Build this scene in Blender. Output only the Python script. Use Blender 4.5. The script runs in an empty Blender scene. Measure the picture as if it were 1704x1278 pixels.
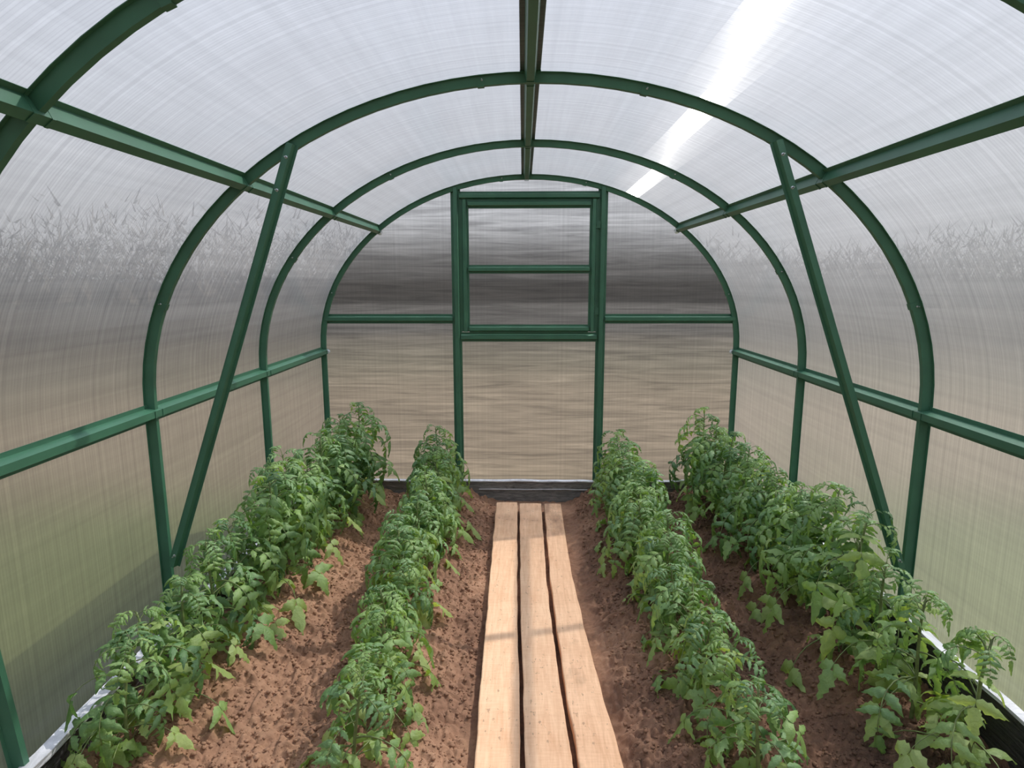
import bpy, bmesh, math, random
import numpy as np
from mathutils import Vector, Matrix, noise
sc = bpy.context.scene
C = sc.collection
PI = math.pi

# ------------------------------------------------------------------ camera
cam_d = bpy.data.cameras.new('camera'); cam = bpy.data.objects.new('camera', cam_d); C.objects.link(cam)
cam_d.sensor_fit = 'HORIZONTAL'; cam_d.sensor_width = 36.0
cam_d.lens = 1021.9 / 1704 * 36.0
cam_d.clip_start = 0.02; cam_d.clip_end = 500
_r = Vector((0.99984843, 0.01736225, -0.00129458)); _u = Vector((-0.00161222, 0.16636777, 0.98606246)); _w = Vector((-0.01733564, 0.98591091, -0.16637054))
cam.matrix_world = Matrix(((_r.x, _u.x, -_w.x, -0.0431), (_r.y, _u.y, -_w.y, 0.0), (_r.z, _u.z, -_w.z, 1.467), (0, 0, 0, 1)))
sc.camera = cam
# ------------------------------------------------------------------ sky, sun, exposure
world = bpy.data.worlds.new('overcast_sky'); sc.world = world; world.use_nodes = True
nt = world.node_tree; nt.nodes.clear()
wo = nt.nodes.new('ShaderNodeOutputWorld'); bg = nt.nodes.new('ShaderNodeBackground')
tc = nt.nodes.new('ShaderNodeTexCoord'); sp = nt.nodes.new('ShaderNodeSeparateXYZ')
rp = nt.nodes.new('ShaderNodeValToRGB')
nt.links.new(tc.outputs['Generated'], sp.inputs[0]); nt.links.new(sp.outputs['Z'], rp.inputs[0])
e = rp.color_ramp.elements
e[0].position = 0.0; e[0].color = (0.60, 0.60, 0.61, 1)
e[1].position = 1.0; e[1].color = (0.66, 0.76, 1.0, 1)
m_ = e.new(0.35); m_.color = (0.74, 0.78, 0.88, 1)
nt.links.new(rp.outputs[0], bg.inputs[0]); bg.inputs[1].default_value = 1.66
nt.links.new(bg.outputs[0], wo.inputs[0])
sun_d = bpy.data.lights.new('sun', 'SUN'); sun_d.energy = 11.0; sun_d.angle = math.radians(0.8); sun_d.color = (1.0, 0.96, 0.90)
sun = bpy.data.objects.new('sun', sun_d); C.objects.link(sun)
sun.rotation_euler = Vector((0.47, 0.36, 0.83)).to_track_quat('Z', 'Y').to_euler()
sc.view_settings.view_transform = 'Standard'; sc.view_settings.look = 'None'
sc.view_settings.gamma = 1.0; sc.view_settings.use_curve_mapping = False
sc.view_settings.exposure = 0.0
sc.cycles.max_bounces = 9; sc.cycles.diffuse_bounces = 4; sc.cycles.glossy_bounces = 3; sc.cycles.transmission_bounces = 6
sc.cycles.sample_clamp_indirect = 3.0

# ------------------------------------------------------------------ materials
def new_mat(name):
    m = bpy.data.materials.new(name); m.use_nodes = True
    return m, m.node_tree, m.node_tree.nodes, m.node_tree.links, m.node_tree.nodes['Principled BSDF']
def ramp(N, pts):
    r = N.new('ShaderNodeValToRGB'); el = r.color_ramp.elements
    while len(el) < len(pts): el.new(0.5)
    for i, (p, c) in enumerate(pts):
        el[i].position = p; el[i].color = (*c, 1) if len(c) == 3 else c
    return r
def noise_tex(N, L, scale, detail=4, rough=0.55, vec=None, dist=0.0):
    n = N.new('ShaderNodeTexNoise'); n.inputs['Scale'].default_value = scale; n.inputs['Detail'].default_value = detail
    n.inputs['Roughness'].default_value = rough; n.inputs['Distortion'].default_value = dist
    if vec is not None: L.new(vec, n.inputs['Vector'])
    return n
def mapping(N, L, src, scale=(1, 1, 1), rot=(0, 0, 0)):
    m = N.new('ShaderNodeMapping'); m.inputs['Scale'].default_value = scale; m.inputs['Rotation'].default_value = rot
    L.new(src, m.inputs['Vector']); return m.outputs[0]
def math_n(N, L, op, a, b=None, c=None):
    m = N.new('ShaderNodeMath'); m.operation = op
    for i, v in enumerate((a, b, c)):
        if v is None: continue
        if isinstance(v, (int, float)): m.inputs[i].default_value = v
        else: L.new(v, m.inputs[i])
    return m.outputs[0]

def simple(name, col, rough=0.5, metal=0.0, nscale=20.0, var=0.15, bump=0.0):
    m, t, N, L, b = new_mat(name)
    tcn = N.new('ShaderNodeTexCoord')
    n = noise_tex(N, L, nscale, vec=tcn.outputs['Object'])
    lo = tuple(c * (1 - var) for c in col); hi = tuple(min(1, c * (1 + var)) for c in col)
    r = ramp(N, [(0.3, lo), (0.7, hi)]); L.new(n.outputs[0], r.inputs[0]); L.new(r.outputs[0], b.inputs['Base Color'])
    b.inputs['Roughness'].default_value = rough; b.inputs['Metallic'].default_value = metal
    if bump:
        bp = N.new('ShaderNodeBump'); bp.inputs['Strength'].default_value = bump; bp.inputs['Distance'].default_value = 0.004
        L.new(n.outputs[0], bp.inputs['Height']); L.new(bp.outputs[0], b.inputs['Normal'])
    return m
M = {}
M['green'] = simple('green_painted_steel', (0.044, 0.146, 0.085), 0.46, 0.0, 9.0, 0.12)
M['zinc'] = simple('zinc_plated_steel', (0.55, 0.56, 0.58), 0.3, 0.9)
M['washer'] = simple('clear_plastic_washer', (0.75, 0.78, 0.80), 0.2)

def polycarb(name, tangent, clear, hmix, hazy):
    end = tangent != 'arc'

    m, t, N, L, b = new_mat(name); N.remove(b)
    out = N['Material Output']
    geo = N.new('ShaderNodeNewGeometry'); tcn = N.new('ShaderNodeTexCoord')
    h = N.new('ShaderNodeBsdfHair'); h.component = 'Transmission'
    h2 = N.new('ShaderNodeBsdfHair'); h2.component = 'Transmission'
    if tangent == 'arc':     # channels follow the arch: tangent = axis x normal
        cr = N.new('ShaderNodeVectorMath'); cr.operation = 'CROSS_PRODUCT'
        cr.inputs[0].default_value = (0, 1, 0); L.new(geo.outputs['True Normal'], cr.inputs[1]); tan = cr.outputs[0]
        pos = math_n(N, L, 'MULTIPLY', geo_pos(N, L, geo, 'Y'), 1.0)
    else:
        cv = N.new('ShaderNodeCombineXYZ'); cv.inputs[2].default_value = 1.0; tan = cv.outputs[0]
        pos = geo_pos(N, L, geo, 'X')
    for k in (h, h2): L.new(tan, k.inputs['Tangent'])
    # each channel transmits a little differently; webs are darker lines
    s1 = N.new('ShaderNodeTexNoise'); s1.noise_dimensions = '1D'; s1.inputs['Scale'].default_value = 60.0; s1.inputs['Detail'].default_value = 3
    L.new(pos, s1.inputs['W'])
    web = math_n(N, L, 'PINGPONG', pos, 0.0053)
    web = math_n(N, L, 'MULTIPLY', web, 1 / 0.0053)
    web = math_n(N, L, 'SMOOTH_MIN', web, 0.35, 0.1)
    big = noise_tex(N, L, 3.0, 4, 0.6, mapping(N, L, geo.outputs['Position'], (1, 1, 1)))
    v = math_n(N, L, 'MULTIPLY_ADD', s1.outputs[0], 0.2 if end else 0.52, 0.72 if end else 0.52)
    v = math_n(N, L, 'MULTIPLY', v, math_n(N, L, 'MULTIPLY_ADD', web, 0.2 if end else 0.5, 0.92 if end else 0.80))
    v = math_n(N, L, 'MULTIPLY', v, math_n(N, L, 'MULTIPLY_ADD', big.outputs[0], 0.35, 0.82))
    # wavy tint; on the end wall it paints in smeared bands of outside light
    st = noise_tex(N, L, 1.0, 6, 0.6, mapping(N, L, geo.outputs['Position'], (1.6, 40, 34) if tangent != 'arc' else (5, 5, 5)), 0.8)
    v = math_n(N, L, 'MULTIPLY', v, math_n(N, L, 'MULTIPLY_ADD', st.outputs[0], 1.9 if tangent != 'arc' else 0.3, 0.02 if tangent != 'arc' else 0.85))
    if tangent == 'arc':     # lengthwise creases of the bent sheet
        cr2 = noise_tex(N, L, 1.0, 5, 0.6, mapping(N, L, geo.outputs['Position'], (26, 0.5, 26)), 0.3)
        v = math_n(N, L, 'MULTIPLY', v, math_n(N, L, 'MULTIPLY_ADD', cr2.outputs[0], 0.62, 0.68))
    v = math_n(N, L, 'MULTIPLY', v, GAIN)
    cc = N.new('ShaderNodeCombineXYZ')
    for i in range(3): L.new(v, cc.inputs[i])
    for k, (u, w_) in ((h, HA), (h2, HB)):
        k.inputs['RoughnessU'].default_value = u * hazy; k.inputs['RoughnessV'].default_value = w_
        L.new(cc.outputs[0], k.inputs['Color'])
    mx = N.new('ShaderNodeMixShader'); mx.inputs[0].default_value = hmix
    L.new(h.outputs[0], mx.inputs[1]); L.new(h2.outputs[0], mx.inputs[2])
    tr = N.new('ShaderNodeBsdfTranslucent'); tr.inputs[0].default_value = (0.85, 0.88, 0.92, 1)
    mx2 = N.new('ShaderNodeMixShader'); mx2.inputs[0].default_value = TRANSL * (0.3 if end else 1 if clear > 0.1 else 0.5)
    L.new(mx.outputs[0], mx2.inputs[1]); L.new(tr.outputs[0], mx2.inputs[2])
    tp = N.new('ShaderNodeBsdfTransparent')
    mxt = N.new('ShaderNodeMixShader'); mxt.inputs[0].default_value = clear
    L.new(mx2.outputs[0], mxt.inputs[1]); L.new(tp.outputs[0], mxt.inputs[2]); mx2 = mxt
    gl = N.new('ShaderNodeBsdfGlossy'); gl.inputs['Roughness'].default_value = 0.18
    fr = N.new('ShaderNodeFresnel'); fr.inputs[0].default_value = 1.35
    mx3 = N.new('ShaderNodeMixShader'); L.new(math_n(N, L, 'MULTIPLY', fr.outputs[0], 0.5), mx3.inputs[0])
    L.new(mx2.outputs[0], mx3.inputs[1]); L.new(gl.outputs[0], mx3.inputs[2])
    L.new(mx3.outputs[0], out.inputs['Surface'])
    return m
def geo_pos(N, L, geo, ax):
    s = N.new('ShaderNodeSeparateXYZ'); L.new(geo.outputs['Position'], s.inputs[0]); return s.outputs[ax]
HA = (0.0010, 0.36); HB = (0.03, 0.35); HMIX = 0.10; TRANSL = 0.05; GAIN = 0.54; CLEAR = 0.20
M['poly_arc'] = polycarb('multiwall_polycarbonate_roof', 'arc', 0.22, 0.04, 1.0)
M['poly_side'] = polycarb('multiwall_polycarbonate_side', 'arc', 0.14, 0.35, 1.6)
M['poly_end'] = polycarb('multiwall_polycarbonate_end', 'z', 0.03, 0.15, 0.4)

# ------------------------------------------------------------------ helpers
def mesh_obj(name, verts, faces, mat, parent=None, smooth=False, kind=None):
    me = bpy.data.meshes.new(name); me.from_pydata([tuple(v) for v in verts], [], faces); me.update()
    if smooth: me.polygons.foreach_set('use_smooth', [True] * len(me.polygons))
    if mat: me.materials.append(mat)
    o = bpy.data.objects.new(name, me); C.objects.link(o)
    if parent: o.parent = parent
    if kind: o['kind'] = kind
    return o
def empty(name, loc=(0, 0, 0)):
    o = bpy.data.objects.new(name, None); o.empty_display_size = 0.05; C.objects.link(o); o.location = loc; return o
def tag(o, label, cat, group=None):
    o['label'] = label; o['category'] = cat
    if group: o['group'] = group
    return o
def struct(o): o['kind'] = 'structure'; return o

HAT = [(-.036, .0), (-.021, .0), (-.013, .031), (.013, .031), (.021, .0), (.036, .0)]
def hat_loop(sw=1.0, sd=1.0, th=0.0016):
    o = [(a * sw, b * sd) for a, b in HAT]
    i = []
    for k, (a, b) in enumerate(o):
        i.append((a - (th if a > 0 else -th) * (0 if k in (0, 5) else 1), b - th))
    return o + i[::-1]
def sweep(path, wdirs, ddirs, loop, closed_caps=True):
    V, F = [], []
    n = len(loop)
    for p, w, d in zip(path, wdirs, ddirs):
        for a, b in loop: V.append(Vector(p) + Vector(w) * a + Vector(d) * b)
    for i in range(len(path) - 1):
        for j in range(n):
            k = (j + 1) % n
            F.append((i * n + j, i * n + k, (i + 1) * n + k, (i + 1) * n + j))
    # caps in strips
    h = n // 2
    for base, rev in ((0, False), ((len(path) - 1) * n, True)):
        for j in range(h - 1):
            q = (base + j, base + n - 1 - j, base + n - 2 - j, base + j + 1)
            F.append(q if not rev else q[::-1])
    return V, F
def bar(p0, p1, wdir, ddir, name, parent, sw=1.0, sd=1.0):
    V, F = sweep([p0, p1], [wdir] * 2, [ddir] * 2, hat_loop(sw, sd))
    return mesh_obj(name, V, F, M['green'], parent)
def add_box(V, F, c, s, R=None):
    b = len(V)
    for x in (-1, 1):
        for y in (-1, 1):
            for z in (-1, 1):
                v = Vector((x * s[0] / 2, y * s[1] / 2, z * s[2] / 2))
                if R: v = R @ v
                V.append(Vector(c) + v)
    for f in ((0, 1, 3, 2), (4, 6, 7, 5), (0, 4, 5, 1), (2, 3, 7, 6), (0, 2, 6, 4), (1, 5, 7, 3)): F.append(tuple(b + i for i in f))
def disc_stack(c, axis, prof, n=12):
    axis = Vector(axis).normalized(); a = axis.orthogonal().normalized(); b = axis.cross(a)
    V, F = [], []
    for d, r in prof:
        for k in range(n):
            t = 2 * PI * k / n; V.append(Vector(c) + axis * d + (a * math.cos(t) + b * math.sin(t)) * r)
    for i in range(len(prof) - 1):
        for k in range(n): F.append((i * n + k, i * n + (k + 1) % n, (i + 1) * n + (k + 1) % n, (i + 1) * n + k))
    F.append(tuple(range(n))[::-1]); F.append(tuple((len(prof) - 1) * n + k for k in range(n)))
    return V, F

# ------------------------------------------------------------------ the arch outline
A_, B_, ZC = 1.50, 1.185, 1.00      # half width, rise, spring height
Z0 = -0.22
def arch_pts(off=0.0, n=48, zbase=Z0):
    P = []
    for z in np.linspace(zbase, ZC, 6)[:-1]: P.append((-A_, z, -1, 0))
    for i in range(n + 1):
        t = PI - PI * i / n
        x, z = A_ * math.cos(t), ZC + B_ * math.sin(t)
        nx, nz = math.cos(t) / A_, math.sin(t) / B_; l = math.hypot(nx, nz); P.append((x, z, nx / l, nz / l))
    for z in np.linspace(ZC, zbase, 6)[1:]: P.append((A_, z, 1, 0))
    return [(x + nx * off, z + nz * off, nx, nz) for x, z, nx, nz in P]
YA = 4.418; STEP = 1.05
YS = [YA - STEP * k for k in range(6)]       # arches, the last two behind the camera
YEND = YS[-1]

# arches ------------------------------------------------------------
arch_lab = ['green painted steel arch against the end wall, framing the door panels',
            'green painted steel arch, the second from the end wall, without a diagonal brace',
            'green painted steel arch with a diagonal brace on either side, third from the end wall',
            'large green painted steel arch cut by the upper corners, leg at lower left edge',
            'green painted steel arch above the photographer', 'green painted steel arch at the near end of the greenhouse']
def arch_y(k, x, z):
    if k != 3: return YS[k]
    return 1.26 - 0.065 * x + (0.10 * (1.9 - z) if x < 0 else 0.0)
PUR = {'top': (-0.018, 2.185), 'UL': (-1.075, 1.83), 'UR': (1.055, 1.835), 'LL': (-1.50, 0.958), 'LR': (1.50, 0.958)}
for k in range(6):
    root = empty('steel_arch', (0, YS[k], 0)); tag(root, arch_lab[k], 'arch', 'green arches of the greenhouse')
    P = arch_pts(0.0)
    path = [(x, arch_y(k, x, z) - YS[k], z) for x, z, nx, nz in P]
    wd = [(0, 1, 0)] * len(P); dd = [(-nx, 0, -nz) for x, z, nx, nz in P]
    V, F = sweep(path, wd, dd, hat_loop(0.72, 1.0))
    mesh_obj('rib', V, F, M['green'], root)
    # crimped joint sleeves and their screws
    for i in (13, 21, 37, 46) if k % 2 else (10, 27, 33, 48):
        x, z, nx, nz = P[i]; x2, z2, _, _ = P[i + 1]
        t = Vector((x2 - x, 0, z2 - z)).normalized()
        y = arch_y(k, x, z) - YS[k]
        c0 = Vector((x, y, z)) + Vector((-nx, 0, -nz)) * .0018
        V, F = sweep([c0 - t * .012, c0 + t * .012], [(0, 1, 0)] * 2, [(-nx, 0, -nz)] * 2, hat_loop(0.80, 1.06))
        mesh_obj('joint_sleeve', V, F, M['green'], root)
        for s in (-1, 1):
            V, F = disc_stack(Vector((x, y + s * .0125, z)) - Vector((nx, 0, nz)) * .014 - t * .006 * s, (0, s, 0), [(0, .0035), (.004, .0035), (.005, .0018), (.016, .0015)], 8)
            mesh_obj('screw', V, F, M['zinc'], root)

# purlins -----------------------------------------------------------
pl = {'top': 'green ridge purlin running along the very top of the roof', 'UL': 'green upper purlin on the left side of the roof',
      'UR': 'green upper purlin on the right side of the roof', 'LL': 'green lower purlin along the left wall',
      'LR': 'green lower purlin along the right wall'}
for key, (px, pz) in PUR.items():
    root = empty('purlin', (px, YA, pz)); tag(root, pl[key], 'purlin', 'green lengthwise purlins')
    # inward normal at that place
    if pz <= ZC: n = Vector((-math.copysign(1, px), 0, 0))
    else: n = Vector((-px / A_ ** 2, 0, -(pz - ZC) / B_ ** 2)).normalized()
    w = n.cross(Vector((0, 1, 0)))
    o = -n * 0.004 if key == 'top' else n * 0.004
    V, F = sweep([o + Vector((0, -0.0, 0)), o + Vector((0, YEND - YA, 0))], [w] * 2, [n] * 2, hat_loop(1.0, 1.22))
    mesh_obj('channel', V, F, M['green'], root)
    for k in (0, 1, 2, 3, 4):                      # the notched end lips over each arch
        y = YS[k] - YA
        if k == 3: y = arch_y(3, px, pz) - YA
        for s in (-1, 1):
            c = o + Vector((0, y + s * 0.020, 0))
            V, F = sweep([c, c + Vector((0, s * 0.010, 0))], [w] * 2, [n] * 2, [(a, b + .0012) for a, b in hat_loop(1.03, 1.26)])
            mesh_obj('end_lip', V, F, M['green'], root)
    if key != 'top':
        V, F = disc_stack(o + n * 0.018 + Vector((0, -0.006, 0)) + n * .02, (0, 1, 0), [(-.004, .010), (.0, .016), (.006, .016), (.007, .012)], 14)
        mesh_obj('washer', V, F, M['washer'], root)
        V, F = disc_stack(o + n * 0.038 + Vector((0, -0.012, 0)), (0, 1, 0), [(-.006, .005), (.003, .005)], 6)
        mesh_obj('bolt', V, F, M['zinc'], root)

# braces ------------------------------------------------------------
y = YS[2] - 0.024
for s in (-1, 1):
    top = Vector((-0.868, y, 1.948)) if s < 0 else Vector((0.850, y, 1.950)); bot = Vector((s * 1.445, y, 0.34))
    root = empty('diagonal_brace', bot)
    tag(root, 'green diagonal brace leaning from the %s bed up to the third arch' % ('left' if s < 0 else 'right'), 'brace', 'diagonal braces')
    d = (top - bot).normalized(); n = Vector((0, -1, 0)); w = d.cross(n)
    V, F = sweep([Vector((0, 0, 0)), top - bot], [w] * 2, [n] * 2, hat_loop(0.66, 0.7))
    mesh_obj('channel', V, F, M['green'], root)
    for tt in (.03, .97, .90):
        V, F = disc_stack((top - bot) * tt + n * .017, n, [(0, .007), (.005, .006), (.006, .003), (.02, .0025)], 8)
        mesh_obj('bolt', V, F, M['zinc'], root)

# polycarbonate shell ------------------------------------------------
def shell(name, i0, i1, nm):
    P = arch_pts(0.004)[i0:i1 + 1]
    root = struct(empty(nm, (0, 0, 0)))
    for k in range(5):
        ya, yb = YS[k], YS[k + 1]
        nseg = 6
        V, F = [], []
        for j in range(nseg + 1):
            f = j / nseg; 
            yy = ya + (yb - ya) * f
            if j == 0: yy -= .002
            if j == nseg: yy += .002
            if k == 0 and j == 0: yy = YA + 0.035
            for x, z, nx, nz in P:
                y2 = yy
                if k == 2 and j > 0: y2 += (arch_y(3, x, z) - YS[3]) * f
                if k == 3 and j < nseg: y2 += (arch_y(3, x, z) - YS[3]) * (1 - f)
                V.append((x, y2, z))
        m = len(P)
        for j in range(nseg):
            for i in range(m - 1): F.append((j * m + i, j * m + i + 1, (j + 1) * m + i + 1, (j + 1) * m + i))
        mesh_obj('polycarbonate_panel', V, F, M['poly_arc' if nm == 'ceiling' else 'poly_side'], root, smooth=True)
    return root
# indices: 0-4 left leg, 5.. ellipse 49 points, then right leg
N_ = 48
def idx_near(x, z):
    P = arch_pts(); return min(range(len(P)), key=lambda i: (P[i][0] - x) ** 2 + (P[i][1] - z) ** 2)
iL, iR = idx_near(*PUR['UL']), idx_near(*PUR['UR'])
shell('l', 0, iL, 'wall_left'); shell('c', iL, iR, 'ceiling'); shell('r', iR, len(arch_pts()) - 1, 'wall_right')

# end wall ---------------------------------------------------------------
def zx(x):
    x = min(abs(x), A_); return ZC + B_ * math.sqrt(max(0, 1 - (x / A_) ** 2))
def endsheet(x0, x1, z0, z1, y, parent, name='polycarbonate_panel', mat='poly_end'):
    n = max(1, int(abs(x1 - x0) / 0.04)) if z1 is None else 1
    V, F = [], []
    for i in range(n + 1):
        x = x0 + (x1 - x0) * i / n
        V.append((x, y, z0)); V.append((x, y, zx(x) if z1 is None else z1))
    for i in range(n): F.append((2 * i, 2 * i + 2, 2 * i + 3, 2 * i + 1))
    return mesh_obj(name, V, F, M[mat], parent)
YW = YA + 0.030
wb = struct(empty('wall_back', (0, 0, 0)))
XP = 0.515
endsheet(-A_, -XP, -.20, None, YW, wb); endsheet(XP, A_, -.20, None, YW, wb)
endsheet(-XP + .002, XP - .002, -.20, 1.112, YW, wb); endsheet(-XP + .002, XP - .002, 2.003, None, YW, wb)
Yf = YA + 0.012
nI = Vector((0, -1, 0)); X = Vector((1, 0, 0)); Zv = Vector((0, 0, 1))
for s in (-1, 1):
    bar((s * XP, Yf, -.12), (s * XP, Yf, zx(XP) - .01), X, nI, 'post', wb, 0.95, 1.0)
    bar((s * (XP + .03), Yf + .003, 1.195), (s * 1.465, Yf + .003, 1.195), Zv, nI, 'rail', wb, 0.95, 1.0)
bar((-XP + .028, Yf + .002, 2.045), (XP - .028, Yf + .002, 2.045), Zv, nI, 'rail', wb, 0.9, 1.0)
bar((-XP + .028, Yf + .002, 1.064), (XP - .028, Yf + .002, 1.064), Zv, nI, 'rail', wb, 0.95, 1.0)
for z in (.4, .9, 1.5, 1.9):
    for s in (-1, 1):
        V, F = disc_stack((s * XP, Yf - .024, z), (0, -1, 0), [(0, .004), (.003, .004), (.004, .001)], 8); mesh_obj('screw', V, F, M['zinc'], wb)
w1 = struct(empty('window_1', (0, 0, 0)))
Yq = YA + 0.004
SX = 0.452
for s in (-1, 1): bar((s * SX, Yq, 1.105), (s * SX, Yq, 2.020), X, nI, 'stile', w1, 0.8, 1.0)
for z in (1.992, 1.545, 1.124): bar((-SX + .026, Yq + .002, z), (SX - .026, Yq + .002, z), Zv, nI, 'rail', w1, 0.85, 1.0)
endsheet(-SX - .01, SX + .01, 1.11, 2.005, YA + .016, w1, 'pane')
for z in (1.25, 1.85):
    V, F = [], []
    add_box(V, F, (SX + .033, Yq - .004, z), (.03, .006, .05)); mesh_obj('hinge', V, F, M['green'], w1)
# near end behind the camera
wf = struct(empty('wall_front', (0, 0, 0)))
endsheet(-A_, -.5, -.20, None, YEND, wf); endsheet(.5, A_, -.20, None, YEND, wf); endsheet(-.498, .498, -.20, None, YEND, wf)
for s in (-1, 1): bar((s * .5, YEND, -.12), (s * .5, YEND, zx(.5)), X, -nI, 'post', wf)
TERR = [(0.0, (.105, .120, .036)), (.07, (.080, .086, .028)), (.14, (.100, .078, .036)), (.30, (.074, .055, .028)), (.5, (.050, .036, .022)), (.9, (.040, .029, .018))]
TERR2 = [(0.0, (.163, .116, .082)), (.08, (.146, .108, .068)), (.18, (.136, .102, .062)), (.27, (.082, .066, .036)), (.42, (.050, .038, .021)), (.48, (.020, .015, .009)), (.9, (.020, .015, .009))]
# ------------------------------------------------------------------ outside the greenhouse
def terrain():
    m, t, N, L, b = new_mat('meadow_and_fields')
    geo = N.new('ShaderNodeNewGeometry')
    ln = N.new('ShaderNodeVectorMath'); ln.operation = 'LENGTH'; L.new(geo.outputs['Position'], ln.inputs[0])
    n1 = noise_tex(N, L, 0.35, 5, 0.6, geo.outputs['Position']); n2 = noise_tex(N, L, 0.06, 4, 0.6, geo.outputs['Position'])
    d = math_n(N, L, 'MULTIPLY_ADD', n1.outputs[0], 3.0, ln.outputs['Value'])
    d = math_n(N, L, 'MULTIPLY_ADD', n2.outputs[0], 8.0, d)
    d = math_n(N, L, 'DIVIDE', math_n(N, L, 'SUBTRACT', d, 7.0), 40.0)
    sp = N.new('ShaderNodeSeparateXYZ'); L.new(geo.outputs['Position'], sp.inputs[0])
    r = ramp(N, TERR)
    L.new(d, r.inputs[0])
    # beyond the end wall the ground is a dry trodden yard instead of grass
    r2 = ramp(N, TERR2)
    L.new(d, r2.inputs[0])
    yy = math_n(N, L, 'MULTIPLY_ADD', n1.outputs[0], 0.8, sp.outputs['Y'])
    ms = N.new('ShaderNodeMapRange'); ms.inputs[1].default_value = 4.3; ms.inputs[2].default_value = 5.6; L.new(yy, ms.inputs[0])
    mx = N.new('ShaderNodeMix'); mx.data_type = 'RGBA'; L.new(ms.outputs[0], mx.inputs[0]); L.new(r.outputs[0], mx.inputs[6]); L.new(r2.outputs[0], mx.inputs[7])
    L.new(mx.outputs[2], b.inputs['Base Color']); b.inputs['Roughness'].default_value = .95
    return m
M['field'] = terrain()
g = mesh_obj('ground', [(-200, -200, -.21), (200, -200, -.21), (200, 200, -.21), (-200, 200, -.21)], [(0, 1, 2, 3)], M['field']); g['kind'] = 'structure'
M['bark'] = simple('bare_branches', (0.085, 0.068, 0.050), .9, 0, 1.0, .4)
rng = random.Random(5)
V, F = [], []
for k in range(1500):                      # clumps of bare shrubs and saplings with thin crowns
    a = 2 * PI * k / 1500 + rng.uniform(-.01, .01); R = rng.uniform(48, 80); h = rng.uniform(3.0, 6.2) * (1 + .35 * math.sin(a * 7) * math.sin(a * 3 + 1))
    bx_, by_ = R * math.cos(a), R * math.sin(a)
    for q in range(64):
        low = q < 9
        x = bx_ + rng.gauss(0, 2.2); yy = by_ + rng.gauss(0, 1.6); z = rng.uniform(-.3, .5) if low else rng.uniform(.2, 1) ** 1.2 * h; s = rng.uniform(.5, 1.2) if low else rng.uniform(.03, .10)
        tx, ty, tz = rng.uniform(-1.2, 1.2), rng.uniform(-1.2, 1.2), rng.uniform(.2, 1.5)
        b = len(V); t0 = rng.uniform(0, 6.3)
        V += [(x + s * math.cos(t0), yy + s * math.sin(t0), z), (x - s * math.cos(t0), yy - s * math.sin(t0), z - s * .3), (x + tx, yy + ty, z + tz), (x + tx * .6, yy + ty * .6, z + tz * .2 + s)]
        F += [(b, b + 1, b + 2), (b, b + 1, b + 3)]
mesh_obj('treeline', V, F, M['bark'])['kind'] = 'stuff'

# ------------------------------------------------------------------ soil
def vnoise(x, y, seed):
    r = np.random.RandomState(seed); T = r.rand(256, 256)
    xi = np.floor(x).astype(int); yi = np.floor(y).astype(int); fx = x - xi; fy = y - yi
    fx = fx * fx * (3 - 2 * fx); fy = fy * fy * (3 - 2 * fy)
    a = T[xi % 256, yi % 256]; b = T[(xi + 1) % 256, yi % 256]; c = T[xi % 256, (yi + 1) % 256]; d = T[(xi + 1) % 256, (yi + 1) % 256]
    return (a * (1 - fx) + b * fx) * (1 - fy) + (c * (1 - fx) + d * fx) * fy
def smooth(a, b, x):
    t = np.clip((x - a) / (b - a), 0, 1); return t * t * (3 - 2 * t)
def base_z(x, y):
    ax = np.abs(x)
    z = -0.158 + 0.078 * smooth(.25, .50, ax) - 0.03 * smooth(.62, .80, ax) + np.where(x < 0, .075, .085) * smooth(.9, 1.25, ax)
    return z + 0.02 * (vnoise(x * 3 + 40, y * 3 + 40, 1) - .5)
def soil_z(x, y):
    z = base_z(x, y)
    amp = smooth(.24, .32, np.abs(x - .03)) * .75 + .25
    n = 0.030 * (vnoise(x * 14 + 50, y * 14 + 50, 2) - .5) + 0.022 * np.abs(vnoise(x * 38 + 90, y * 38 + 90, 3) - .5) * 2 + 0.008 * (vnoise(x * 90 + 200, y * 90 + 200, 4) - .5)
    return z + n * amp * 1.25
def grid_mesh(name, x0, x1, y0, y1, step, mat, parent=None):
    nx = int((x1 - x0) / step) + 1; ny = int((y1 - y0) / step) + 1
    xs = np.linspace(x0, x1, nx); ys = np.linspace(y0, y1, ny); X_, Y_ = np.meshgrid(xs, ys)
    Z_ = soil_z(X_, Y_)
    co = np.stack([X_.ravel(), Y_.ravel(), Z_.ravel()], 1)
    i = (np.arange(ny - 1)[:, None] * nx + np.arange(nx - 1)[None]).ravel()
    f = np.stack([i, i + 1, i + nx + 1, i + nx], 1)
    me = bpy.data.meshes.new(name); me.vertices.add(len(co)); me.vertices.foreach_set('co', co.ravel())
    me.loops.add(f.size); me.loops.foreach_set('vertex_index', f.ravel().astype(np.int32))
    me.polygons.add(len(f)); me.polygons.foreach_set('loop_start', np.arange(len(f), dtype=np.int32) * 4)
    me.update(calc_edges=True); me.validate(); me.materials.append(mat)
    me.polygons.foreach_set('use_smooth', [True] * len(me.polygons))
    o = bpy.data.objects.new(name, me); C.objects.link(o)
    if parent: o.parent = parent
    return o
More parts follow.
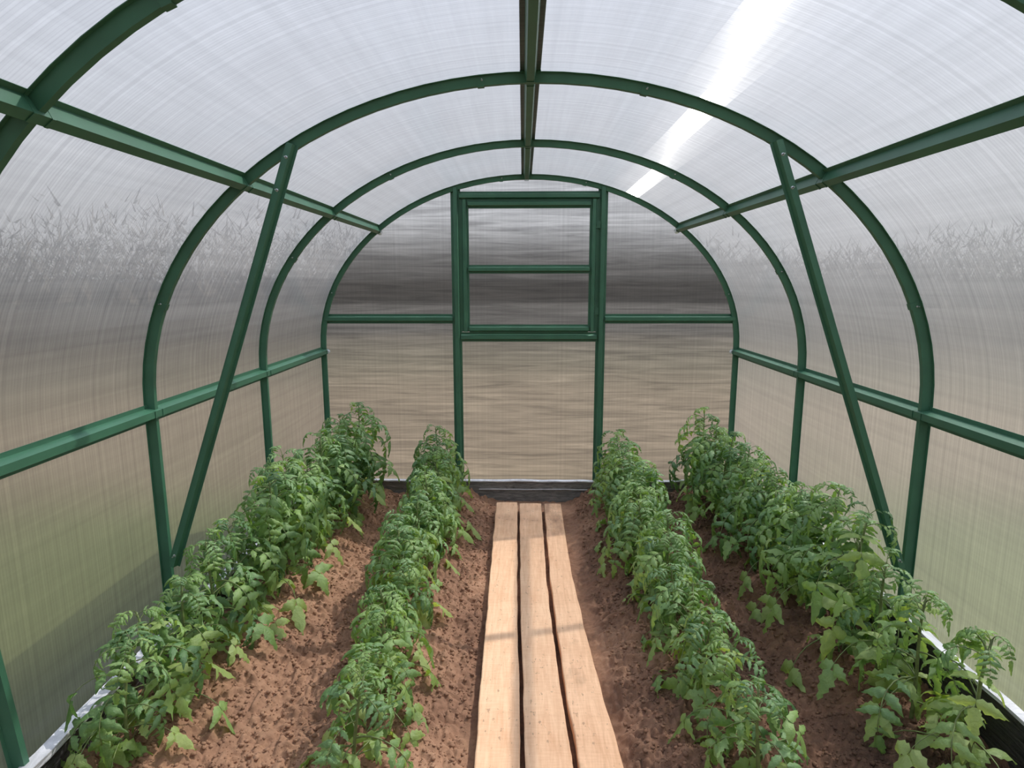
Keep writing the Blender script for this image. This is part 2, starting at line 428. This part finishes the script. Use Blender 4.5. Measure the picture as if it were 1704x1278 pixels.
def soil_mat():
    m, t, N, L, b = new_mat('garden_soil')
    geo = N.new('ShaderNodeNewGeometry'); P = geo.outputs['Position']
    n1 = noise_tex(N, L, 2.2, 5, .6, P); n2 = noise_tex(N, L, 60, 6, .7, P); n3 = noise_tex(N, L, 260, 3, .7, P)
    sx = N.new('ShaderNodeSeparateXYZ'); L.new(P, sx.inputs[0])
    # right beds darker: moist soil, plus shade painted into the colour; left drier reddish brown
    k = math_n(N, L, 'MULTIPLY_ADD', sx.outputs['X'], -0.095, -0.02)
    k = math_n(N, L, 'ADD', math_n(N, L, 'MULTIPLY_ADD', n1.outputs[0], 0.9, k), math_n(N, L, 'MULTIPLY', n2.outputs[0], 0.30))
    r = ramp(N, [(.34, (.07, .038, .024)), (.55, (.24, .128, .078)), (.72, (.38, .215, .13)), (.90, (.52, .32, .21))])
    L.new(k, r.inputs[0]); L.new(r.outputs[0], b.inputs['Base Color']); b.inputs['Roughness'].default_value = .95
    bp = N.new('ShaderNodeBump'); bp.inputs['Strength'].default_value = .7; bp.inputs['Distance'].default_value = .005
    L.new(math_n(N, L, 'ADD', n2.outputs[0], math_n(N, L, 'MULTIPLY', n3.outputs[0], .5)), bp.inputs['Height']); L.new(bp.outputs[0], b.inputs['Normal'])
    return m
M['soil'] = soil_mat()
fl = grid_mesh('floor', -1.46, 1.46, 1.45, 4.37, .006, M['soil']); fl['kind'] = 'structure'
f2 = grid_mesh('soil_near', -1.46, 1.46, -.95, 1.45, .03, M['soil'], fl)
# loose crumbs
rs = np.random.RandomState(3)
ico_v = np.array([(0, 0, 1), (.89, 0, .45), (.28, .85, .45), (-.72, .53, .45), (-.72, -.53, .45), (.28, -.85, .45), (.72, .53, -.45), (-.28, .85, -.45), (-.89, 0, -.45), (-.28, -.85, -.45), (.72, -.53, -.45), (0, 0, -1)])
ico_f = [(0, 1, 2), (0, 2, 3), (0, 3, 4), (0, 4, 5), (0, 5, 1), (1, 6, 2), (2, 7, 3), (3, 8, 4), (4, 9, 5), (5, 10, 1), (6, 7, 2), (7, 8, 3), (8, 9, 4), (9, 10, 5), (10, 6, 1), (11, 7, 6), (11, 8, 7), (11, 9, 8), (11, 10, 9), (11, 6, 10)]
n = 34000
cx = rs.uniform(-1.42, 1.42, n); cy = 1.6 + 2.7 * rs.rand(n) ** 1.15
ok = (cx < -.24) | (cx > .33); cx, cy = cx[ok], cy[ok]; n = len(cx)
cr = .0020 + .0075 * rs.rand(n) ** 4.0; cz = soil_z(cx, cy) + cr * .35
VV = (ico_v[None] * (1 + .5 * (rs.rand(n, 12, 1) - .5)) * cr[:, None, None] * np.array([1.2, 1, .75]) + np.stack([cx, cy, cz], 1)[:, None, :]).reshape(-1, 3)
FF = (np.array(ico_f)[None] + np.arange(n)[:, None, None] * 12).reshape(-1, 3)
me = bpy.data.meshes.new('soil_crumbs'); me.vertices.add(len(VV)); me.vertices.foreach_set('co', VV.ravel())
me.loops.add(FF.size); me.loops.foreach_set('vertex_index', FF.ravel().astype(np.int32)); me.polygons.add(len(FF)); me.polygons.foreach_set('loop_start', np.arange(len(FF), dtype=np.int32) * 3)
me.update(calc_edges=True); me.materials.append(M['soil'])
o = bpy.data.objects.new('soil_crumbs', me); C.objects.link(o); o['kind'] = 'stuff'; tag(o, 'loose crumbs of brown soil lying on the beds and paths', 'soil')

# ------------------------------------------------------------------ base boards
def film_mat(name, c0, c1, rough):
    m, t, N, L, b = new_mat(name); tcn = N.new('ShaderNodeTexCoord')
    n = noise_tex(N, L, 6, 6, .65, mapping(N, L, tcn.outputs['Object'], (1.5, 1.0, 9)), 1.2)
    r = ramp(N, [(.35, c0), (.62, c1)]); L.new(n.outputs[0], r.inputs[0]); L.new(r.outputs[0], b.inputs['Base Color']); b.inputs['Roughness'].default_value = rough
    bp = N.new('ShaderNodeBump'); bp.inputs['Strength'].default_value = .8; bp.inputs['Distance'].default_value = .01; L.new(n.outputs[0], bp.inputs['Height']); L.new(bp.outputs[0], b.inputs['Normal'])
    return m
M['film_dark'] = film_mat('black_film', (.012, .012, .014), (.07, .068, .07), .35)
M['board_grey'] = film_mat('weathered_board', (.10, .095, .09), (.26, .25, .235), .8)
M['film_white'] = film_mat('whitish_film_edge', (.5, .51, .54), (.85, .86, .9), .35)
def wavy_strip(name, pts, wdir, hdir, w, h, mat, parent, amp=.004, seed=1, taper=None):
    V, F = [], []
    n = len(pts)
    for i, p in enumerate(pts):
        a = noise.noise(Vector((p[0] * 5 + seed, p[1] * 5, seed))) * amp; b2 = noise.noise(Vector((p[0] * 7, p[1] * 7 + seed, 3 + seed))) * amp
        c = Vector(p) + Vector(wdir) * a + Vector(hdir) * b2
        for sw, sh in ((0, 0), (1, 0), (1, 1), (0, 1)): V.append(c + Vector(wdir) * (w * sw) + Vector(hdir) * (h * sh))
    for i in range(n - 1):
        for j in range(4):
            k = (j + 1) % 4; F.append((i * 4 + j, i * 4 + k, i * 4 + 4 + k, i * 4 + 4 + j))
    F.append((3, 2, 1, 0)); F.append(tuple((n - 1) * 4 + j for j in range(4)))
    return mesh_obj(name, V, F, mat, parent)
ys = list(np.linspace(-.9, 4.36, 90))
bl = wavy_strip('baseboard_left', [(-1.452, y, -.14) for y in ys], (-1, 0, 0), (0, 0, 1), .026, .225, M['board_grey'], None, .003, 2); struct(bl)
wavy_strip('film_edge', [(-1.440, y, .075) for y in ys], (-1, 0, 0), (0, 0, 1), .042, .020, M['film_white'], bl, .010, 3)
wavy_strip('film_sheet', [(-1.449, y, -.13) for y in ys], (-1, 0, 0), (0, 0, 1), .002, .20, M['film_dark'], bl, .002, 3)
br = wavy_strip('baseboard_right', [(1.455, y, -.14) for y in ys], (1, 0, 0), (0, 0, 1), .024, .30, M['film_dark'], None, .003, 4); struct(br)
wavy_strip('film_edge', [(1.446, y, .157) for y in ys], (1, 0, 0), (0, 0, 1), .034, .012, M['film_white'], br, .008, 5)
xs_ = list(np.linspace(-1.44, 1.44, 60))
bb = wavy_strip('baseboard_back', [(x, 4.375, -.205) for x in xs_], (0, 1, 0), (0, 0, 1), .025, .147, M['board_grey'], None, .002, 6); struct(bb)
wavy_strip('board', [(x, 4.371, -.058) for x in xs_], (0, 1, 0), (0, 0, 1), .026, .058, M['board_grey'], bb, .003, 7)
wavy_strip('film_edge', [(x, 4.362, -.003) for x in xs_], (0, 1, 0), (0, 0, 1), .036, .008, M['film_white'], bb, .006, 8)
wavy_strip('film_fold', [(x, 4.366, -.066) for x in xs_ if -.4 < x < .5], (0, 1, 0), (0, 0, 1), .006, .006, M['film_white'], bb, .006, 9)

# ------------------------------------------------------------------ planks of the path
def wood_mat(name, lo, hi, stain, sc_):
    m, t, N, L, b = new_mat(name); tcn = N.new('ShaderNodeTexCoord'); P = tcn.outputs['Object']
    g1 = noise_tex(N, L, 7, 6, .6, mapping(N, L, P, (9, .7, 9)), .6)
    g2 = noise_tex(N, L, 22, 5, .7, mapping(N, L, P, (.6, 5, 1)), .4)        # saw marks across
    g3 = noise_tex(N, L, 3.2, 4, .6, P)
    g4 = noise_tex(N, L, 45, 3, .6, mapping(N, L, P, (1.6, .8, 1)))
    k = math_n(N, L, 'ADD', math_n(N, L, 'MULTIPLY', g1.outputs[0], .45), math_n(N, L, 'MULTIPLY', g2.outputs[0], .25)); k = math_n(N, L, 'ADD', k, math_n(N, L, 'MULTIPLY', g3.outputs[0], .35))
    r = ramp(N, [(.38, lo), (.62, hi)]); L.new(k, r.inputs[0])
    sp = ramp(N, [(.30, (1, 1, 1)), (.36, (0, 0, 0))]); L.new(g4.outputs[0], sp.inputs[0])
    st = ramp(N, [(.47, (0, 0, 0)), (.62, (1, 1, 1))]); L.new(noise_tex(N, L, sc_, 5, .65, mapping(N, L, P, (1, .45, 1))).outputs[0], st.inputs[0])
    mx = N.new('ShaderNodeMix'); mx.data_type = 'RGBA'; L.new(math_n(N, L, 'MULTIPLY', st.outputs[0], stain), mx.inputs[0]); L.new(r.outputs[0], mx.inputs[6]); mx.inputs[7].default_value = (.30, .17, .10, 1)
    mx2 = N.new('ShaderNodeMix'); mx2.data_type = 'RGBA'; L.new(math_n(N, L, 'MULTIPLY', sp.outputs[0], .55), mx2.inputs[0]); L.new(mx.outputs[2], mx2.inputs[6]); mx2.inputs[7].default_value = (.25, .14, .09, 1)
    L.new(mx2.outputs[2], b.inputs['Base Color']); b.inputs['Roughness'].default_value = .8
    bp = N.new('ShaderNodeBump'); bp.inputs['Strength'].default_value = .35; bp.inputs['Distance'].default_value = .003; L.new(k, bp.inputs['Height']); L.new(bp.outputs[0], b.inputs['Normal'])
    return m
M['wood'] = wood_mat('rough_sawn_board', (.72, .40, .225), (.93, .61, .385), .30, 2.0)
M['wood_stained'] = wood_mat('stained_rough_board', (.66, .365, .205), (.90, .58, .365), .85, 3.0)
EL = [(4.18, -.227), (3.18, -.218), (2.55, -.209), (2.18, -.206), (1.75, -.197), (-.6, -.16)]
G1 = [(4.18, -.071), (3.2, -.063), (2.62, -.058), (2.18, -.046), (1.75, -.041), (-.6, -.01)]
G2 = [(4.18, .100), (3.0, .095), (2.2, .114), (1.75, .136), (-.6, .21)]
ER = [(4.18, .228), (3.2, .222), (2.75, .234), (2.3, .254), (1.75, .290), (-.6, .45)]
def lin(T_, y):
    T_ = sorted(T_); return float(np.interp(y, [a for a, _ in T_], [b for _, b in T_]))
def plank(fl_, fr_, y0, y1, zt, mat, label, seed, th=.048):
    V, F = [], []; nY = 150; nX = 5
    cxm = (fl_(y1) + fr_(y1)) / 2
    for i in range(nY + 1):
        y = y0 + (y1 - y0) * i / nY
        l = fl_(y) + noise.noise(Vector((seed, y * 6, 0))) * .005 + noise.noise(Vector((seed, y * 30, 4))) * .0015
        r = fr_(y) + noise.noise(Vector((seed, y * 6, 9))) * .005 + noise.noise(Vector((seed, y * 30, 14))) * .0015
        zz = zt + noise.noise(Vector((seed * 3, y * 1.5, 2))) * .006
        ey = noise.noise(Vector((seed, 7, 7))) * .01
        prof = [(l, zz - th), (l - .001, zz - .004)] + [(l + (r - l) * (.02 + .96 * j / nX), zz + noise.noise(Vector((seed + j, y * 9, 1))) * .0015 - (.001 if j in (0, nX) else 0)) for j in range(nX + 1)] + [(r + .001, zz - .004), (r, zz - th)]
        for x, z in prof: V.append((x - cxm, y - y1 + (ey * (x - l) if i == nY else 0), z))
    m = nX + 5
    for i in range(nY):
        for j in range(m): 
            k = (j + 1) % m; F.append((i * m + j, i * m + k, (i + 1) * m + k, (i + 1) * m + j))
    F.append(tuple(range(m))[::-1]); F.append(tuple(nY * m + j for j in range(m)))
    o = mesh_obj('wooden_plank', V, F, mat, None); o.location = (cxm, y1, 0)
    tag(o, label, 'plank', 'planks of the garden path'); return o
plank(lambda y: lin(EL, y), lambda y: lin(G1, y) - .009, -.6, 4.185, -.096, M['wood'], 'left one of the three light rough-sawn path planks', 1)
plank(lambda y: lin(G1, y) + .009, lambda y: lin(G2, y) - .011, -.6, 4.175, -.098, M['wood'], 'middle light wooden path plank between the two others', 2)
plank(lambda y: lin(G2, y) + .012, lambda y: lin(ER, y), -.6, 4.17, -.097, M['wood_stained'], 'right path plank with darker brown stains at its far end', 3)

# ------------------------------------------------------------------ tomato plants
def leaf_mat(name, lo, hi, trans=.35, rough=.36):
    m, t, N, L, b = new_mat(name); oi = N.new('ShaderNodeObjectInfo'); geo = N.new('ShaderNodeNewGeometry')
    n = noise_tex(N, L, 28, 4, .6, geo.outputs['Position']); 
    k = math_n(N, L, 'MULTIPLY_ADD', oi.outputs['Random'], .45, math_n(N, L, 'MULTIPLY', n.outputs[0], .6))
    r = ramp(N, [(.2, lo), (.75, hi)]); L.new(k, r.inputs[0]); L.new(r.outputs[0], b.inputs['Base Color']); b.inputs['Roughness'].default_value = rough
    b.inputs['Specular IOR Level'].default_value = .9
    n2 = noise_tex(N, L, 95, 4, .7, geo.outputs['Position'])
    bp = N.new('ShaderNodeBump'); bp.inputs['Strength'].default_value = .9; bp.inputs['Distance'].default_value = .005; L.new(n2.outputs[0], bp.inputs['Height']); L.new(bp.outputs[0], b.inputs['Normal'])
    tr = N.new('ShaderNodeBsdfTranslucent')
    mc = N.new('ShaderNodeMix'); mc.data_type = 'RGBA'; mc.blend_type = 'MULTIPLY'; mc.inputs[0].default_value = 1; L.new(r.outputs[0], mc.inputs[6]); mc.inputs[7].default_value = (1.6, 1.5, .6, 1)
    L.new(mc.outputs[2], tr.inputs[0])
    mx = N.new('ShaderNodeMixShader'); mx.inputs[0].default_value = trans; L.new(b.outputs[0], mx.inputs[1]); L.new(tr.outputs[0], mx.inputs[2]); L.new(mx.outputs[0], N['Material Output'].inputs['Surface'])
    return m
M['leaf'] = leaf_mat('tomato_leaf', (.09, .22, .05), (.34, .52, .17))
M['leaf_dark'] = leaf_mat('dark_tomato_leaf', (.06, .17, .05), (.24, .42, .15), .25)
M['leaf_light'] = leaf_mat('pale_tomato_leaf', (.20, .35, .07), (.44, .58, .20), .40)
M['stem'] = simple('tomato_stem', (.15, .20, .065), .6, 0, 30, .4)

def tube(V, F, pts, rads, n=5):
    b0 = len(V)
    for i, p in enumerate(pts):
        t = (pts[min(i + 1, len(pts) - 1)] - pts[max(i - 1, 0)]).normalized()
        a = t.orthogonal().normalized() if i == 0 else (a - t * a.dot(t)).normalized()
        c = t.cross(a)
        for k in range(n):
            an = 2 * PI * k / n; V.append(p + (a * math.cos(an) + c * math.sin(an)) * rads[i])
    for i in range(len(pts) - 1):
        for k in range(n): F.append((b0 + i * n + k, b0 + i * n + (k + 1) % n, b0 + (i + 1) * n + (k + 1) % n, b0 + (i + 1) * n + k))
    F.append(tuple(b0 + (len(pts) - 1) * n + k for k in range(n)))
def leaflet(V, F, p, d, up, Ln, W, rg, droop=1.2, fold=.5, seg=8):
    side = d.cross(up).normalized(); b0 = len(V); q = Vector(p); dirv = Vector(d); curl = rg.uniform(-.5, .5)
    for i in range(seg + 1):
        t = i / seg
        w = W * (math.sin(PI * min(1, t * .93 + .05) ** .75)) * (1 - .35 * t) * (1.0 if i % 2 else .70)
        if i == seg: w = W * .02
        nrm = side.cross(dirv).normalized()
        s2 = (side * math.cos(curl * t) + nrm * math.sin(curl * t)).normalized()
        wob = rg.uniform(-.12, .12) * W
        V.append(q - s2 * w * .5 - nrm * (w * fold * .5 + wob)); V.append(q + nrm * 0.0); V.append(q + s2 * w * .5 - nrm * (w * fold * .5 - wob))
        q = q + dirv * (Ln / seg)
        ax = side; ang = -droop / seg * rg.uniform(.7, 1.3)
        dirv = (Matrix.Rotation(ang, 3, ax) @ dirv).normalized()
        if dirv.z < -.96: dirv = Vector((dirv.x, dirv.y, -.96)).normalized()
    for i in range(seg):
        a = b0 + i * 3
        F.append((a, a + 1, a + 4, a + 3)); F.append((a + 1, a + 2, a + 5, a + 4))
def make_leaf(seed, mat, Ln, e0, e1, big, pairs, wide, fold):
    rg = random.Random(seed); V, F = [], []
    nseg = 8; pts = [Vector((0, 0, 0))]; dirs = []; yaw = 0
    for i in range(nseg):
        t = i / (nseg - 1); e = e0 + (e1 - e0) * t ** 1.1; yaw += rg.uniform(-.12, .12)
        d = Vector((math.cos(e) * math.cos(yaw), math.cos(e) * math.sin(yaw), math.sin(e))); dirs.append(d); pts.append(pts[-1] + d * Ln / nseg)
    dirs.append(dirs[-1])
    tube(V, F, pts, [.0026 * (1 - .75 * i / nseg) * (Ln / .2) for i in range(nseg + 1)], 4)
    nf_stem = len(F)
    def at(t):
        f = t * nseg; i = min(int(f), nseg - 1); return pts[i].lerp(pts[i + 1], f - i), dirs[i]
    for k in range(pairs):
        t = .32 + .60 * k / max(1, pairs - 1); s = big * (.65 + .45 * math.sin(PI * (k + .7) / (pairs + .4)))
        for sg in (-1, 1):
            p, d = at(t + rg.uniform(-.03, .03)); up = (Vector((0, 0, 1)) - d * d.z).normalized() if abs(d.z) < .97 else Vector((1, 0, 0))
            sd = d.cross(up).normalized() * sg
            dd = (sd * rg.uniform(.8, 1.1) + d * rg.uniform(.25, .7) + up * rg.uniform(.0, .45)).normalized()
            leaflet(V, F, p, dd, up, s * rg.uniform(.85, 1.15), s * wide * rg.uniform(.85, 1.15), rg, rg.uniform(1.0, 2.1), fold)
    p, d = at(.999); up = (Vector((0, 0, 1)) - d * d.z).normalized() if abs(d.z) < .97 else Vector((1, 0, 0))
    leaflet(V, F, p, d, up, big * 1.25, big * wide * 1.2, rg, rg.uniform(.2, .9), fold)
    me = bpy.data.meshes.new('leaf'); me.from_pydata([tuple(v) for v in V], [], F); me.materials.append(mat); me.materials.append(M['stem'])
    idx = [1] * nf_stem + [0] * (len(F) - nf_stem); me.polygons.foreach_set('material_index', idx); me.polygons.foreach_set('use_smooth', [True] * len(F)); me.update(); me['reach'] = max(v.x for v in V)
    return me
R_ = math.radians
top_leaves = [make_leaf(100 + i, M['leaf_dark'] if i % 2 else M['leaf'], .19 + .010 * i, R_(52 - 3 * i), R_(-78 - 3 * i), .072, 5, .38, 1.0) for i in range(7)]
mid_leaves = [make_leaf(200 + i, M['leaf'] if i % 3 else M['leaf_dark'], .25 + .012 * i, R_(42 - 3 * i), R_(-86 - 1 * i), .092, 4, .47, .8) for i in range(7)]
low_leaves = [make_leaf(300 + i, M['leaf_light'] if i % 3 else M['leaf'], .20 + .012 * i, R_(30 - 3 * i), R_(-45 - 3 * i), .088, 2, .60, .35) for i in range(6)]
big_leaves = [make_leaf(400 + i, M['leaf'] if i % 3 else M['leaf_light'], .20 + .02 * i, R_(45 - 4 * i), R_(-60 - 5 * i), .105, 2 + i % 2, .48, .6) for i in range(6)]
PL = []
def plant(x, y, h, label, group, seed, lean=(0, 0), dense=1.0, low=5, bigp=.1):
    rg = random.Random(seed); z = float(base_z(np.array([x]), np.array([y]))[0]) - .004
    root = empty('tomato_plant', (x, y, z)); tag(root, label, 'plant', group)
    n = 7; pts = []
    lx, ly = lean[0] + rg.uniform(-.03, .03), lean[1] + rg.uniform(-.03, .03); a0 = rg.uniform(0, 6.3)
    for i in range(n + 1):
        t = i / n; pts.append(Vector((lx * t * t + .008 * math.sin(a0 + 4 * t) * t, ly * t * t + .008 * math.cos(a0 + 5 * t) * t, h * t)))
    V, F = [], []; tube(V, F, pts, [.0065 * (1 - .6 * i / n) + .001 for i in range(n + 1)], 7)
    mesh_obj('stem', V, F, M['stem'], root, smooth=True)
    nl = int(16 * dense * (.6 + .8 * h))
    a = rg.uniform(0, 6.3)
    def put(me, t, az, s, tilt=0):
        reach = 1.0 * s * me['reach']
        for _ in range(14):          # a leaf that would hit the side sheet grows another way
            ex = x + lx * t * t + math.cos(az) * reach
            if abs(ex) < 1.40: break
            az += .45
        o = bpy.data.objects.new('leaf', me); C.objects.link(o); o.parent = root
        f = t * n; i = min(int(f), n - 1); o.location = pts[i].lerp(pts[i + 1], f - i)
        o.rotation_euler = (rg.uniform(-.25, .25), tilt, az); o.scale = (s, s, s)
    for k in range(low):
        a += 2.4 + rg.uniform(-.4, .4); put(rg.choice(low_leaves), rg.uniform(.10, .40), a, rg.uniform(.75, 1.15) * min(1.1, .55 + h))
    for k in range(nl):
        a += 2.4 + rg.uniform(-.4, .4); t = .36 + .5 * k / nl
        put(rg.choice(big_leaves if rg.random() < bigp else mid_leaves), t, a, rg.uniform(.75, 1.0) * (1.05 - .3 * (t - .36)) * min(1.15, .55 + .95 * h), rg.uniform(-.15, .2))
    for k in range(7):
        a += 2.4 + rg.uniform(-.3, .3); t = .86 + .14 * k / 6
        put(rg.choice(top_leaves), t, a, rg.uniform(.7, .95) * (1.0 - .07 * k) * min(1.1, .6 + .8 * h), rg.uniform(-.45, .1) if k > 3 else rg.uniform(-.1, .15))
    PL.append((x, y, h, label)); return root
ROWS = [
 ('outer left row', 'left wall', lambda y: -1.20 - .10 * (4.2 - y) / 2.4, lambda y: .40 + .17 * smooth(1.9, 2.8, y), -1),
 ('inner left row', 'left of the planks', lambda y: -.60 + .06 * smooth(2.6, 1.8, y), lambda y: .33 + .17 * smooth(1.9, 4.2, y), -1),
 ('inner right row', 'right of the planks', lambda y: .63 + .02 * smooth(2.6, 1.8, y), lambda y: .33 + .17 * smooth(1.9, 4.2, y), 1),
 ('outer right row', 'right wall', lambda y: 1.22 + .09 * (4.2 - y) / 2.4, lambda y: .46 + .10 * smooth(1.8, 2.3, y), 1)]
ordw = ['nearest', 'second nearest', 'third nearest', 'fourth nearest', 'fifth nearest', 'sixth from the near end', 'middle', 'sixth from the end wall', 'fifth from the end wall', 'fourth from the end wall', 'third from the end wall', 'next to last before the end wall', 'farthest, beside the end wall,']
for ri, (rn, side, fx, fh, sg) in enumerate(ROWS):
    rg = random.Random(70 + ri); N13 = 13
    for k in range(N13):
        y = 1.70 + (4.12 - 1.70) * k / (N13 - 1) + rg.uniform(-.03, .03)
        h = float(fh(np.array(y))) * rg.uniform(.88, 1.10)
        if k == N13 - 1: h *= 1.08
        plant(float(fx(y)) + rg.uniform(-.035, .035) - (.06 if (ri, k) == (3, 3) else 0), y, h, 'tomato plant, %s in the %s' % (ordw[k].rstrip(','), rn), 'tomato plants in the ' + rn, 1000 * ri + k,
              bigp=.45 - .36 * float(smooth(1.8, 3.0, y)), dense=.5 + .6 * float(smooth(1.8, 3.2, y)), lean=(sg * rg.uniform(0, .05) if ri in (0, 3) else rg.uniform(-.03, .03), rg.uniform(-.03, .03)))
